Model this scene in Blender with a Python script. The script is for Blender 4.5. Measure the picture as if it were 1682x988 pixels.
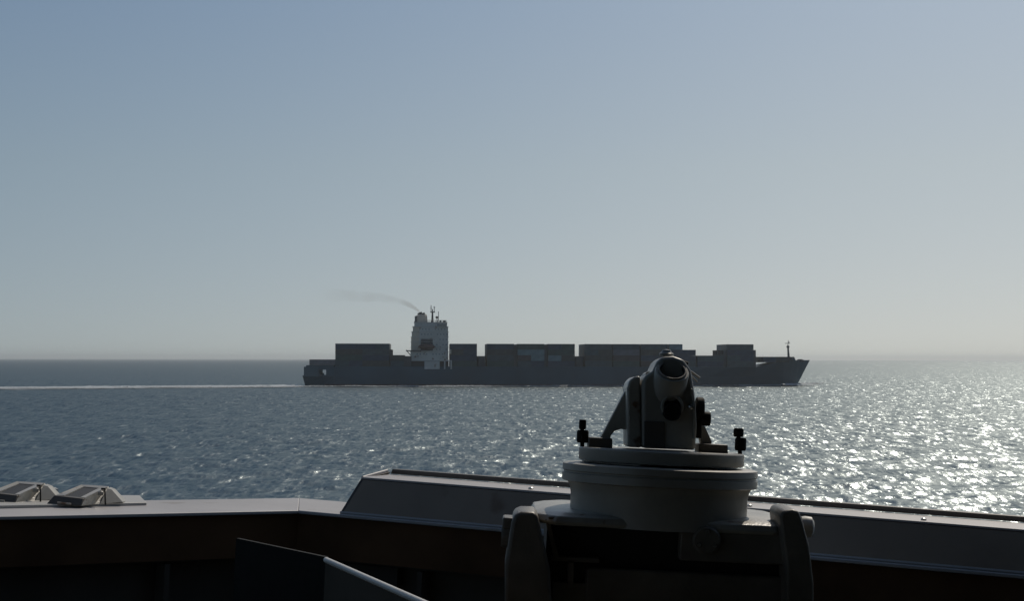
import bpy, bmesh, math, random
import numpy as np
from mathutils import Vector, Matrix

for o in list(bpy.data.objects):
    bpy.data.objects.remove(o, do_unlink=True)
scene = bpy.context.scene
col = scene.collection
R = math.radians
random.seed(7)

# ------------------------------------------------------------------ camera
F = 2600.0                      # focal length in photo pixels (1682 wide)
EYE = 12.5                      # eye height above the sea, m
PITCH = math.atan(96.0 / F)
ROLL = R(0.085)
cam_d = bpy.data.cameras.new('camera')
cam_d.sensor_width = 36.0
cam_d.lens = 36.0 * F / 1682.0
cam_d.clip_start = 0.05
cam_d.clip_end = 60000.0
cam = bpy.data.objects.new('camera', cam_d)
col.objects.link(cam)
CAMROT = Matrix.Rotation(math.pi / 2 + PITCH, 3, 'X') @ Matrix.Rotation(ROLL, 3, 'Z')
cam.matrix_world = Matrix.Translation((0, 0, EYE)) @ CAMROT.to_4x4()
scene.camera = cam

# ------------------------------------------------------------------ light
SUN_AZ = R(24.0)                # to the right of the view direction
SUN_EL = R(42.0)
world = bpy.data.worlds.new('World')
scene.world = world
world.use_nodes = True
wn, wl = world.node_tree.nodes, world.node_tree.links
wn.clear()
w_out = wn.new('ShaderNodeOutputWorld')
w_bg = wn.new('ShaderNodeBackground')
sky = wn.new('ShaderNodeTexSky')
sky.sky_type = 'NISHITA'
sky.sun_disc = False
sky.sun_elevation = SUN_EL
sky.sun_rotation = SUN_AZ
sky.altitude = 0.0
sky.air_density = 1.0
sky.dust_density = 1.15
sky.ozone_density = 1.5
# hazy marine air: the orange band of the clear-sky model is lifted off the horizon
w_tc = wn.new('ShaderNodeTexCoord')
w_mul = wn.new('ShaderNodeVectorMath'); w_mul.operation = 'MULTIPLY_ADD'
w_mul.inputs[1].default_value = (1, 1, 0.85); w_mul.inputs[2].default_value = (0, 0, 0.10)
w_nrm = wn.new('ShaderNodeVectorMath'); w_nrm.operation = 'NORMALIZE'
wl.new(w_tc.outputs['Generated'], w_mul.inputs[0]); wl.new(w_mul.outputs[0], w_nrm.inputs[0]); wl.new(w_nrm.outputs[0], sky.inputs['Vector'])
w_sep = wn.new('ShaderNodeSeparateXYZ'); wl.new(w_tc.outputs['Generated'], w_sep.inputs[0])
w_ramp = wn.new('ShaderNodeValToRGB')
for e in list(w_ramp.color_ramp.elements)[1:]: w_ramp.color_ramp.elements.remove(e)
SKY_TINT = [(0.0, (0.945, 0.885, 0.84)), (0.12, (0.88, 0.872, 0.80)), (0.22, (0.77, 0.825, 0.82)), (1.0, (0.77, 0.825, 0.82))]
w_ramp.color_ramp.elements[0].position = 0; w_ramp.color_ramp.elements[0].color = SKY_TINT[0][1] + (1,)
for p_, c_ in SKY_TINT[1:]:
    e = w_ramp.color_ramp.elements.new(p_); e.color = c_ + (1,)
wl.new(w_sep.outputs['Z'], w_ramp.inputs['Fac'])
tint = wn.new('ShaderNodeMix')
tint.data_type = 'RGBA'
tint.blend_type = 'MULTIPLY'
tint.inputs[0].default_value = 1.0
wl.new(sky.outputs[0], tint.inputs[6]); wl.new(w_ramp.outputs['Color'], tint.inputs[7])
wl.new(tint.outputs[2], w_bg.inputs['Color'])
w_bg.inputs['Strength'].default_value = 0.067
wl.new(w_bg.outputs[0], w_out.inputs['Surface'])

sun_d = bpy.data.lights.new('sun', 'SUN')
sun_d.energy = 2.0
sun_d.angle = R(0.5)
sun_d.color = (1.0, 0.90, 0.77)
sun = bpy.data.objects.new('sun', sun_d)
col.objects.link(sun)
sun_dir = Vector((math.sin(SUN_AZ) * math.cos(SUN_EL), math.cos(SUN_AZ) * math.cos(SUN_EL), math.sin(SUN_EL)))
sun.rotation_euler = sun_dir.to_track_quat('Z', 'Y').to_euler()
sun.location = sun_dir * 100

scene.render.engine = 'CYCLES'
vs = scene.view_settings
vs.view_transform = 'Standard'
vs.look = 'None'
vs.exposure = 0.0
vs.gamma = 1.0
vs.use_curve_mapping = False

# ------------------------------------------------------------------ helpers
def ray(px, py):
    v = CAMROT @ Vector(((px - 841) / F, (494 - py) / F, -1.0))
    return v / v.y

OWN_ROLL = R(2.6)               # own ship heels to the right
ROT_OWN = Matrix.Rotation(OWN_ROLL, 3, 'Y')
ROT_INV = ROT_OWN.inverted()

def O(px, py, d):
    """own-ship coordinates (origin at the eye) of a point seen at px,py, d metres ahead"""
    return ROT_INV @ (ray(px, py) * d)

def Oz(px, py, z):
    v = ROT_INV @ ray(px, py)
    return v * (z / v.z)

def own_world(p):
    return ROT_OWN @ Vector(p) + Vector((0, 0, EYE))

def tag(o, label=None, cat=None, group=None, kind=None):
    if label: o['label'] = label
    if cat: o['category'] = cat
    if group: o['group'] = group
    if kind: o['kind'] = kind
    return o

def empty(name, loc=(0, 0, 0), rot=(0, 0, 0), parent=None):
    o = bpy.data.objects.new(name, None)
    col.objects.link(o)
    o.location = loc
    o.rotation_euler = rot
    o.empty_display_size = 0.1
    if parent: o.parent = parent
    return o

def own_empty(name, p):
    return empty(name, own_world(p), (0, OWN_ROLL, 0))

class MB:
    def __init__(s):
        s.bm = bmesh.new()
    def poly(s, pts):
        vs_ = [s.bm.verts.new(p) for p in pts]
        s.bm.faces.new(vs_)
        return s
    def hull8(s, a, b):
        """solid between two quads (lists of 4 points, same winding)"""
        n = len(a)
        va = [s.bm.verts.new(p) for p in a]
        vb = [s.bm.verts.new(p) for p in b]
        s.bm.faces.new(va[::-1]); s.bm.faces.new(vb)
        for i in range(n):
            j = (i + 1) % n
            s.bm.faces.new([va[i], va[j], vb[j], vb[i]])
        return s
    def box(s, x0, x1, y0, y1, z0, z1):
        return s.hull8([(x0, y0, z0), (x1, y0, z0), (x1, y1, z0), (x0, y1, z0)],
                       [(x0, y0, z1), (x1, y0, z1), (x1, y1, z1), (x0, y1, z1)])
    def prism(s, pts, y0, y1):
        """outline in x,z extruded along y"""
        return s.hull8([(x, y0, z) for x, z in pts], [(x, y1, z) for x, z in pts])
    def loft(s, secs, cap=True):
        rows = [[s.bm.verts.new(p) for p in sec] for sec in secs]
        n = len(rows[0])
        for a, b in zip(rows, rows[1:]):
            for i in range(n):
                j = (i + 1) % n
                s.bm.faces.new([a[i], a[j], b[j], b[i]])
        if cap:
            s.bm.faces.new(rows[0][::-1]); s.bm.faces.new(rows[-1])
        return s
    def lathe(s, prof, c=(0, 0, 0), axis='Z', n=48, m=None):
        """closed solid of revolution from profile [(r, h)]"""
        c = Vector(c)
        rows = []
        for r, h in prof:
            row = []
            for k in range(n):
                t = 2 * math.pi * k / n
                p = Vector((r * math.cos(t), r * math.sin(t), h))
                if axis == 'Y': p = Vector((p.x, p.z, p.y))
                if axis == 'X': p = Vector((p.z, p.x, p.y))
                if m is not None: p = m @ p
                row.append(p + c)
            rows.append(row)
        return s.loft(rows)
    def tube(s, p0, p1, r0, r1=None, n=12):
        p0, p1 = Vector(p0), Vector(p1)
        r1 = r0 if r1 is None else r1
        q = (p1 - p0).to_track_quat('Z', 'Y').to_matrix()
        rows = []
        for p, r in ((p0, r0), (p1, r1)):
            rows.append([p + q @ Vector((r * math.cos(2 * math.pi * k / n), r * math.sin(2 * math.pi * k / n), 0)) for k in range(n)])
        return s.loft(rows)
    def build(s, name, mat, parent=None, bevel=0.0, smooth=False, seg=2):
        bmesh.ops.recalc_face_normals(s.bm, faces=s.bm.faces)
        me = bpy.data.meshes.new(name)
        s.bm.to_mesh(me); s.bm.free()
        me.materials.append(mat)
        o = bpy.data.objects.new(name, me)
        col.objects.link(o)
        if parent: o.parent = parent
        if bevel:
            b = o.modifiers.new('bevel', 'BEVEL')
            b.width = bevel; b.segments = seg; b.limit_method = 'ANGLE'; b.angle_limit = R(35)
            smooth = True
        if smooth:
            for p in me.polygons: p.use_smooth = True
            me.set_sharp_from_angle(angle=R(40))
        return o

def paint(name, rgb, rough=0.5, metal=0.0, wear=0.25, scale=6.0, bump=0.15, rust=None, spec=0.5):
    m = bpy.data.materials.new(name)
    m.use_nodes = True
    nt = m.node_tree; n, l = nt.nodes, nt.links
    b = n['Principled BSDF']
    tc = n.new('ShaderNodeTexCoord')
    no = n.new('ShaderNodeTexNoise'); no.inputs['Scale'].default_value = scale; no.inputs['Detail'].default_value = 6
    l.new(tc.outputs['Object'], no.inputs['Vector'])
    cr = n.new('ShaderNodeValToRGB')
    cr.color_ramp.elements[0].position = 0.3; cr.color_ramp.elements[1].position = 0.7
    cr.color_ramp.elements[0].color = tuple(c * (1 - wear) for c in rgb) + (1,)
    cr.color_ramp.elements[1].color = tuple(min(1, c * (1 + wear * 0.4)) for c in rgb) + (1,)
    l.new(no.outputs['Fac'], cr.inputs['Fac'])
    last = cr.outputs['Color']
    if rust:
        n2 = n.new('ShaderNodeTexNoise'); n2.inputs['Scale'].default_value = scale * 2.7; n2.inputs['Detail'].default_value = 8
        l.new(tc.outputs['Object'], n2.inputs['Vector'])
        r2 = n.new('ShaderNodeValToRGB'); r2.color_ramp.elements[0].position = 0.62; r2.color_ramp.elements[1].position = 0.7
        l.new(n2.outputs['Fac'], r2.inputs['Fac'])
        mx = n.new('ShaderNodeMix'); mx.data_type = 'RGBA'
        l.new(r2.outputs['Color'], mx.inputs[0]); l.new(last, mx.inputs[6]); mx.inputs[7].default_value = rust + (1,)
        last = mx.outputs[2]
    l.new(last, b.inputs['Base Color'])
    b.inputs['Roughness'].default_value = rough
    b.inputs['Metallic'].default_value = metal
    b.inputs['Specular IOR Level'].default_value = spec
    if bump:
        n3 = n.new('ShaderNodeTexNoise'); n3.inputs['Scale'].default_value = scale * 14; n3.inputs['Detail'].default_value = 3
        l.new(tc.outputs['Object'], n3.inputs['Vector'])
        bp = n.new('ShaderNodeBump'); bp.inputs['Strength'].default_value = bump; bp.inputs['Distance'].default_value = 0.002
        l.new(n3.outputs['Fac'], bp.inputs['Height']); l.new(bp.outputs[0], b.inputs['Normal'])
    return m

# ------------------------------------------------------------------ sea
rng = np.random.default_rng(11)
NW = 100
lam = np.exp(rng.uniform(math.log(1.2), math.log(16.0), NW))
ang = R(-70) + rng.normal(0, R(42), NW)          # travel direction
kk = 2 * math.pi / lam
slope = 0.022 * np.where(lam > 6, (6 / lam) ** 0.8, 1.0)
amp = slope / kk
ph = rng.uniform(0, 2 * math.pi, NW)
dxs, dys = np.cos(ang), np.sin(ang)

def waves(x, y, sp):
    z = np.zeros_like(x); gx = np.zeros_like(x); gy = np.zeros_like(x)
    gust = 0.8 + 0.25 * np.sin(x * 0.013 + 1.3 * np.sin(y * 0.006)) * np.sin(y * 0.009 + 0.8)
    for i in range(NW):
        w = np.clip(lam[i] / (2.6 * sp) - 0.4, 0, 1)
        if w.max() <= 0: continue
        p = kk[i] * (dxs[i] * x + dys[i] * y) + ph[i]
        a = (amp[i] * w).astype(np.float32)
        z += a * np.cos(p)
        s_ = a * np.sin(p)
        gx -= dxs[i] * s_; gy -= dys[i] * s_
    return z * gust, gx * gust * 0.9, gy * gust * 0.9

def make_sea():
    radii = [2.0]
    while radii[-1] < 100: radii.append(radii[-1] * 1.06)
    while radii[-1] < 1500: radii.append(radii[-1] * 1.0036)
    while radii[-1] < 22000: radii.append(radii[-1] * 1.013)
    radii = np.array(radii, dtype=np.float64)
    fine = np.linspace(R(-24), R(24), 800)
    coarse = np.linspace(R(24), R(336), 110)[1:-1]
    az = np.concatenate([fine, coarse])
    nr, na = len(radii), len(az)
    rr, aa = np.meshgrid(radii, az, indexing='ij')
    x = (rr * np.sin(aa)).astype(np.float32).ravel(); y = (rr * np.cos(aa)).astype(np.float32).ravel()
    dr = np.gradient(radii)
    sp = np.repeat(dr, na).astype(np.float32)
    isco = np.tile(np.arange(na) >= 800, nr)
    sp = np.where(isco, rr.ravel().astype(np.float32) * 0.05, sp)
    z, gx, gy = waves(x, y, sp)
    co = np.stack([x + gx, y + gy, z], 1)
    co = np.vstack([co, [[0, 0, 0]]]).astype(np.float32)
    i0 = np.arange(nr - 1)[:, None] * na + np.arange(na)[None, :]
    i1 = np.arange(nr - 1)[:, None] * na + (np.arange(na)[None, :] + 1) % na
    quads = np.stack([i0, i0 + na, i1 + na, i1], -1).reshape(-1, 4)
    c = nr * na
    a0 = np.arange(na); a1 = (a0 + 1) % na
    tris = np.stack([np.full(na, c), a0, a1], -1)
    loops = np.concatenate([quads.ravel(), tris.ravel()]).astype(np.int32)
    tot = np.concatenate([np.full(len(quads), 4), np.full(len(tris), 3)])
    start = np.concatenate([[0], np.cumsum(tot)[:-1]]).astype(np.int32)
    me = bpy.data.meshes.new('sea')
    me.vertices.add(len(co)); me.vertices.foreach_set('co', co.ravel())
    me.loops.add(len(loops)); me.loops.foreach_set('vertex_index', loops)
    me.polygons.add(len(tot)); me.polygons.foreach_set('loop_start', start)
    me.update(calc_edges=True)
    me.polygons.foreach_set('use_smooth', np.ones(len(tot), dtype=bool))
    o = bpy.data.objects.new('sea', me)
    col.objects.link(o)
    return o

SEA_COL = (0.43, 0.48, 0.49, 1); SEA_SAT = 0.9; SEA_ROUGH = 0.32; SEA_DET = 0.8
SEA_SC = ((.6, .07), (1.9, .5), (6, 5))
SEA_K = (0.62, 0.72, 0.55)      # slope strength of the three ripple sizes
def sea_material():
    m = bpy.data.materials.new('sea_water')
    m.use_nodes = True
    nt = m.node_tree; n, l = nt.nodes, nt.links
    b = n['Principled BSDF']
    geo = n.new('ShaderNodeNewGeometry')
    tc = n.new('ShaderNodeTexCoord')
    acc = geo.outputs['Normal']
    # slopes of the chop too fine for the mesh: footprint independent, so the far sea stays rough
    for (sc, k, rot, st) in ((SEA_SC[0], SEA_K[0], 0.12, 0), (SEA_SC[1], SEA_K[1], -0.2, 0), (SEA_SC[2], SEA_K[2], 0.5, 0)):
        mp = n.new('ShaderNodeMapping')
        mp.inputs['Rotation'].default_value = (0, 0, rot)
        mp.inputs['Scale'].default_value = (sc[0], sc[1], 1)
        l.new(tc.outputs['Object'], mp.inputs['Vector'])
        no = n.new('ShaderNodeTexNoise'); no.noise_dimensions = '2D'
        no.inputs['Scale'].default_value = 1.0; no.inputs['Detail'].default_value = SEA_DET; no.inputs['Roughness'].default_value = 0.5
        l.new(mp.outputs[0], no.inputs['Vector'])
        sb = n.new('ShaderNodeVectorMath'); sb.operation = 'SUBTRACT'; sb.inputs[1].default_value = (0.5, 0.5, 0.5)
        l.new(no.outputs['Color'], sb.inputs[0])
        ml = n.new('ShaderNodeVectorMath'); ml.operation = 'MULTIPLY'; ml.inputs[1].default_value = (k, k, 0)
        l.new(sb.outputs[0], ml.inputs[0])
        ad = n.new('ShaderNodeVectorMath'); ad.operation = 'ADD'
        l.new(acc, ad.inputs[0]); l.new(ml.outputs[0], ad.inputs[1])
        acc = ad.outputs[0]
    nm = n.new('ShaderNodeVectorMath'); nm.operation = 'NORMALIZE'
    l.new(acc, nm.inputs[0])
    # grazing facets of a rough sea hide one another: reflectance saturates well below 1
    fr = n.new('ShaderNodeFresnel'); fr.inputs['IOR'].default_value = 1.333; l.new(nm.outputs[0], fr.inputs['Normal'])
    m1 = n.new('ShaderNodeMath'); m1.operation = 'MULTIPLY_ADD'; m1.inputs[1].default_value = SEA_SAT; m1.inputs[2].default_value = 1.0
    l.new(fr.outputs[0], m1.inputs[0])
    m2 = n.new('ShaderNodeMath'); m2.operation = 'DIVIDE'; l.new(fr.outputs[0], m2.inputs[0]); l.new(m1.outputs[0], m2.inputs[1])
    gl = n.new('ShaderNodeBsdfGlossy'); gl.inputs['Roughness'].default_value = SEA_ROUGH; gl.inputs['Color'].default_value = SEA_COL
    l.new(nm.outputs[0], gl.inputs['Normal'])
    df = n.new('ShaderNodeBsdfDiffuse'); df.inputs['Color'].default_value = (0.007, 0.036, 0.053, 1)
    mx = n.new('ShaderNodeMixShader')
    l.new(m2.outputs[0], mx.inputs[0]); l.new(df.outputs[0], mx.inputs[1]); l.new(gl.outputs[0], mx.inputs[2])
    n.remove(b)
    l.new(mx.outputs[0], n['Material Output'].inputs['Surface'])
    return m

sea = make_sea()
sea.data.materials.append(sea_material())
tag(sea, kind='structure')

# ------------------------------------------------------------------ distant container ship
YAW = R(3.0)
BEAM = 32.0
D_ST = 716.0
NS0 = Vector(((497 - 841) / F * D_ST, D_ST, 0))       # waterline at the stern, near side
HEAD = Vector((math.cos(YAW), math.sin(YAW), 0))
PORT = Vector((-math.sin(YAW), math.cos(YAW), 0))
def S(px, y=-16.0):
    """station along the ship of a photo column, on the lengthwise plane y (ship coordinates)"""
    t = (px - 841) / F
    P0 = NS0 + PORT * (y + BEAM / 2)
    return (t * P0.y - P0.x) / (HEAD.x - t * HEAD.y)
def H(px, py, y=-16.0):
    P0 = NS0 + PORT * (y + BEAM / 2)
    return EYE + ray(px, py).z * (P0.y + HEAD.y * S(px, y))
ship_origin = NS0 + PORT * (BEAM / 2)
ship = empty('container_ship', ship_origin, (0, 0, YAW))
tag(ship, 'dark container ship with white deckhouse aft, steaming right across the horizon', 'ship')

M = {}
M['hull'] = paint('hull_paint', (0.032, 0.082, 0.112), 0.45, scale=0.05, wear=0.35, bump=0)
M['boot'] = paint('boot_top_red', (0.07, 0.04, 0.035), 0.6, scale=0.08, bump=0)
M['white'] = paint('white_ship_paint', (0.60, 0.58, 0.53), 0.5, scale=0.2, wear=0.15, bump=0, rust=(0.25, 0.16, 0.1))
M['cream'] = paint('cream_ship_paint', (0.64, 0.55, 0.44), 0.5, scale=0.2, wear=0.15, bump=0)
M['deckgear'] = paint('deck_gear_paint', (0.085, 0.09, 0.095), 0.6, scale=0.2, bump=0)
M['shipglass'] = paint('ship_window_glass', (0.27, 0.285, 0.29), 0.4, scale=1, bump=0)
M['orange'] = paint('lifeboat_orange', (0.13, 0.075, 0.06), 0.5, scale=0.5, bump=0)
M['funnel'] = paint('funnel_paint', (0.09, 0.085, 0.075), 0.5, scale=0.3, bump=0)
cont_cols = [('rust_red', (0.095, 0.055, 0.052)), ('navy', (0.045, 0.06, 0.09)), ('dark_green', (0.05, 0.075, 0.065)),
             ('slate_grey', (0.08, 0.085, 0.09)), ('brown', (0.08, 0.065, 0.058)), ('pale_grey', (0.20, 0.225, 0.23)),
             ('dusty_pink', (0.17, 0.13, 0.145)), ('teal', (0.055, 0.08, 0.09))]
CM = {k: paint('container_' + k, (0.85 * v[0], 1.12 * v[1], 1.15 * v[2]), 0.55, scale=0.4, wear=0.3, bump=0) for k, v in cont_cols}

LOA = S(1330, 0)
def hull_half(s):
    """half beams at z = -1, 1.5, deck for station s, and deck height"""
    t = s / LOA
    hb = BEAM / 2
    zd = 8.94
    wl_ = hb; dk = hb
    if s < 26:
        u = s / 26
        wl_ = hb * (0.72 + 0.28 * math.sin(u * math.pi / 2)); dk = hb * (0.93 + 0.07 * u)
    if t > 0.72:
        u = (t - 0.72) / 0.28
        wl_ = hb * max(0.0, 1 - (u / 0.9) ** 1.9) if u < 0.9 else 0.0
        dk = hb * max(0.0, 1 - u ** 3.2)
    if s > S(1243):
        zd = H(1260, 594.0, -10)
        zd += 0.6 * (s - S(1243)) / (LOA - S(1243))
    return wl_, dk, zd

# hull: lofted sections with a raked stem
SPOOP = S(549)
sec_s = [0, 4, 10, SPOOP - 0.05, SPOOP, 20, 26, 45, 80, 120, 150, 170, 185, 197, 206, S(1242.5), S(1243), 222, 226, 229, 232, 234.5, LOA - 1.2, LOA]
sec_s = sorted(set(min(x, LOA) for x in sec_s))
hb = MB()
rows = []
for s in sec_s:
    wl_, dk, zd = hull_half(s)
    if s < SPOOP: zd = H(520, 617.5)
    row = []
    zs = [-2.0, 0.0, 1.6, 4.4, zd - 0.02, zd]
    for z in zs:
        f = max(0, min(1, z / max(zd, 0.1)))
        b_ = wl_ + (dk - wl_) * f ** 1.3
        # stem rake: pull stations aft at the waterline
        sx = s
        lim = LOA - (1 - f) * (S(1330, 0) - S(1308, 0))
        if sx > lim: sx = lim; b_ = 0.05
        if s < 8: sx = s + (1 - f) * 1.0 * (1 - s / 8)
        row.append((sx, -max(b_, 0.05), z))
    rows.append(row + [(x, -y, z) for x, y, z in row[::-1]])
hb.loft(rows)
hb.build('hull', M['hull'], ship, smooth=False)
# red boot top just above the water, 3 cm proud
bt = MB()
rows = []
for s in sec_s:
    if s < 8 or s > LOA - 22: continue
    wl_, dk, zd = hull_half(s)
    if s < SPOOP: zd = H(520, 617.5)
    def bw(z): 
        return wl_ + (dk - wl_) * (max(0, z) / zd) ** 1.3 + 0.05
    r_ = [(s, -bw(-0.4), -0.4), (s, -bw(0.9), 0.9)]
    rows.append(r_ + [(x, -y, z) for x, y, z in r_[::-1]])
bt.loft(rows)
bt.build('boot_top', M['boot'], ship)

def sbox(mb, px0, px1, pyt, pyb, y0=-BEAM / 2, y1=BEAM / 2):
    a, b = S(px0), S(px1)
    pm = (px0 + px1) / 2
    mb.box(a, b, y0, y1, H(pm, pyb), H(pm, pyt))
    return mb

# poop: deck carried on side plates with an open mooring port each side
zl = H(520, 617.5)
for sgn in (-1, 1):
    y0, y1 = (-15.2, -14.8) if sgn < 0 else (14.8, 15.2)
    if sgn < 0: y0, y1 = -15.6, -15.2
    else: y0, y1 = 15.2, 15.6
    za, zb = zl - 0.5, H(520, 603)
    o0, o1 = S(523), S(536)
    e1 = S(549) + 0.3
    zo = H(530, 608)
    def pbox(a_, b_, c_, d_, g=0.0): MB().box(a_, b_, y0 - g, y1 + g, c_, d_).build('poop_side_plate', M['hull'], ship)
    pbox(S(499.5), o0, za, zb)
    pbox(o1, e1, za, zb)
    pbox(o0, o1, zo, zb)
    pbox(o0, o0 + 0.7, za, zl + 0.9, 0.05)
    pbox(o1 - 1.8, o1, za, zl + 0.35, 0.05)
pd = MB().box(S(503), S(549), -15.2, 15.2, H(520, 603), H(520, 600.5))
pd.build('poop_deck', M['hull'], ship)
# containers ------------------------------------------------------
TH, TW, TL = 2.6, 2.44, 12.19
def container_mesh(length):
    mb = MB()
    L, W, Hh = length, TW, TH - 0.03
    mb.box(0.12, L - 0.12, 0.06, W - 0.06, 0.12, Hh - 0.1)     # panels, recessed behind the frame
    for x in (0, L - 0.16):
        for y in (0, W - 0.16):
            mb.box(x, x + 0.16, y, y + 0.16, 0, Hh)
    for z in (0, Hh - 0.14):
        for y in (0.01, W - 0.13):
            mb.box(0.16, L - 0.16, y, y + 0.12, z + 0.005, z + 0.135)
        for x in (0.01, L - 0.13):
            mb.box(x, x + 0.12, 0.16, W - 0.16, z + 0.005, z + 0.135)
    nrib = int(L / 0.6)
    for i in range(nrib):                                       # corrugation ribs
        x = 0.3 + i * (L - 0.6) / nrib
        mb.box(x, x + 0.25, 0.025, 0.065, 0.14, Hh - 0.15)
    for x in (L - 0.07,):
        for y in (0.7, 1.1, 1.35, 1.75):
            mb.box(x, x + 0.05, y, y + 0.04, 0.14, Hh - 0.14)
    bmesh.ops.recalc_face_normals(mb.bm, faces=mb.bm.faces)
    out = {}
    for k, m_ in CM.items():
        me = bpy.data.meshes.new('container_' + k)
        mb.bm.to_mesh(me); me.materials.append(m_); out[k] = me
    return out
C40 = container_mesh(TL)
C20 = container_mesh(6.06)
words = {'rust_red': 'dark', 'navy': 'dark', 'dark_green': 'dark', 'slate_grey': 'dark',
         'brown': 'dark', 'pale_grey': 'paler grey', 'dusty_pink': 'dull pinkish', 'teal': 'dark'}
dark = ['rust_red', 'navy', 'dark_green', 'slate_grey', 'brown', 'navy', 'teal', 'navy', 'brown']
ordn = ['lowest', 'second lowest', 'third', 'fourth', 'fifth']
inner = {k: MB() for k in dark}
n_in = 0
# (px of aft end, top tier count, base height, name of the bay)
B0 = 8.96
bays = [
    (508.5, 1, H(520, 600.4), 'in the low stack over the stern port', 0),
    (551.0, 4, B0, 'in the tall stack nearest the stern', 0),
    (595.5, 4, B0, 'in the tall stack second from the stern', 0),
    (739.5, 4, B0, 'directly forward of the white deckhouse', 0),
    (800.5, 4, B0, 'in the first stack forward of the narrow sky gap', 0),
    (850.5, 4, B0, 'in the middle stack of the midship block', 0),
    (900.5, 4, B0, 'in the last stack before the second sky gap', 0),
    (961.5, 4, B0, 'in the stack just forward of the second sky gap', 0),
    (1007.0, 4, B0, 'in the stack left of the bearing telescope', 0),
    (1053.0, 4, B0, 'in the stack seen behind the bearing telescope', 0),
    (1099.5, 4, B0, 'in the stepped stack right of the telescope', 1),
    (1145.5, 2, B0, 'in the low stack before the forward tower of boxes', 0),
    (1194.5, 4, B0, 'in the forward tower of boxes', 0),
    (1253.0, 1, H(1275, 586.6, -11) - TH, 'on the forecastle behind the foremast', 2),
    (642.0, 2, B0, 'in the short stack just aft of the deckhouse', 3),
]
special = {(5, 2, 0): 'pale_grey', (5, 2, 1): 'pale_grey', (5, 1, 1): 'pale_grey', (6, 1, 0): 'pale_grey', (8, 2, 0): 'dusty_pink', (10, 3, 0): 'pale_grey',
           (7, 2, 0): 'teal', (4, 1, 0): 'slate_grey', (0, 0, 0): 'dusty_pink', (6, 2, 0): 'dark_green', (12, 3, 0): 'slate_grey'}
for bi, (px, nt_, base, bname, mode) in enumerate(bays):
    yn = {13: -11.0, 12: -14.7}.get(bi, -BEAM / 2 + 0.02)
    s0 = S(px, yn)
    for t in range(nt_):
        twenties = (t + bi) % 4 == 1 or (bi == 5 and t in (1, 2)) or (bi == 6 and t == 1) or mode == 3 or (mode == 1 and t == 3)
        lens = [0.0, 6.13] if twenties else [0.0]
        if mode == 1 and t == 3: lens = [0.0]
        if mode == 3: lens = [0.0]
        for q, off in enumerate(lens):
            ckey = special.get((bi, t, q), random.choice(dark))
            me = (C20 if twenties else C40)[ckey]
            o = bpy.data.objects.new('shipping_container', me)
            col.objects.link(o)
            p_ = Matrix.LocRotScale(ship_origin, Matrix.Rotation(YAW, 3, 'Z'), None) @ Vector((s0 + off, yn + random.uniform(0, .06), base + t * TH))
            o.location = p_; o.rotation_euler = (0, 0, YAW)
            if nt_ == 1: tw = 'the only one'
            elif t == nt_ - 1: tw = 'topmost'
            else: tw = ordn[t]
            half = ''
            if twenties and len(lens) == 2: half = (' left-hand short', ' right-hand short')[q]
            elif twenties: half = ' short'
            tag(o, f"{words[ckey]}{half} container, {tw} {bname}", 'container', 'shipping containers stacked on the container ship')
        for r in range(1, 13):
            if mode == 1 and t == 3 and r > 8: continue
            k_ = random.choice(dark)
            y_ = yn + r * (TW + 0.02) + 0.05
            if y_ + TW > -yn + 0.1: continue
            ln = 6.06 if (mode == 3 or (mode == 1 and t == 3)) else TL
            inner[k_].box(s0, s0 + ln, y_, y_ + TW, base + t * TH, base + t * TH + TH - 0.03)
            n_in += 1
# inner rows, hidden behind the near row: joined, never seen singly
allbm = bmesh.new()
me_in = bpy.data.meshes.new('inner_container_stacks')
mats_used = []
for k_, mb in inner.items():
    for f in mb.bm.faces: f.material_index = len(mats_used)
    tmp = bpy.data.meshes.new('tmp'); mb.bm.to_mesh(tmp); allbm.from_mesh(tmp); mb.bm.free()
    bpy.data.meshes.remove(tmp)
    mats_used.append(k_)
bmesh.ops.recalc_face_normals(allbm, faces=allbm.faces)
allbm.to_mesh(me_in); allbm.free()
for k_ in mats_used: me_in.materials.append(CM[k_])
o = bpy.data.objects.new('inner_container_stacks', me_in); col.objects.link(o)
o.location = ship_origin; o.rotation_euler = (0, 0, YAW)
tag(o, 'inner rows of stacked containers behind the outer row on the ship', 'containers', kind='stuff')

# lashing bridges between the bays
def lashing(px0, px1, pyt):
    a, b = S(px0), S(px1)
    z1 = H((px0 + px1) / 2, pyt)
    mb = MB()
    for y in (-14.4, -8, 0, 8, 14.0):
        mb.box(a, b, y, y + 0.4, 8.95, z1)
    z = 11.6
    while z < z1:
        mb.box(a - 0.05, b + 0.05, -14.5, 14.5, z, z + 0.15); z += 2.6
    mb.box(a - 0.05, b + 0.05, -14.5, 14.5, z1 - 0.2, z1)
    return mb.build('lashing_bridge', M['deckgear'], ship)
for a_, b_, t_ in ((640.3, 643.2, 574.5), (786, 797, 585.5), (946, 958.5, 585.8), (1190, 1193.6, 575.5), (1238.6, 1242.6, 575.5),
                   (1142.6, 1144.8, 585), (843.6, 849.8, 568), (893.9, 899.9, 568)):
    lashing(a_, b_, t_)

# dark filler structure aft of the house (hatch deck, stores crane pedestal)
sbox(MB(), 662, 676, 585.5, 602.5, -15, 15).build('aft_house_block', M['deckgear'], ship)
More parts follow.
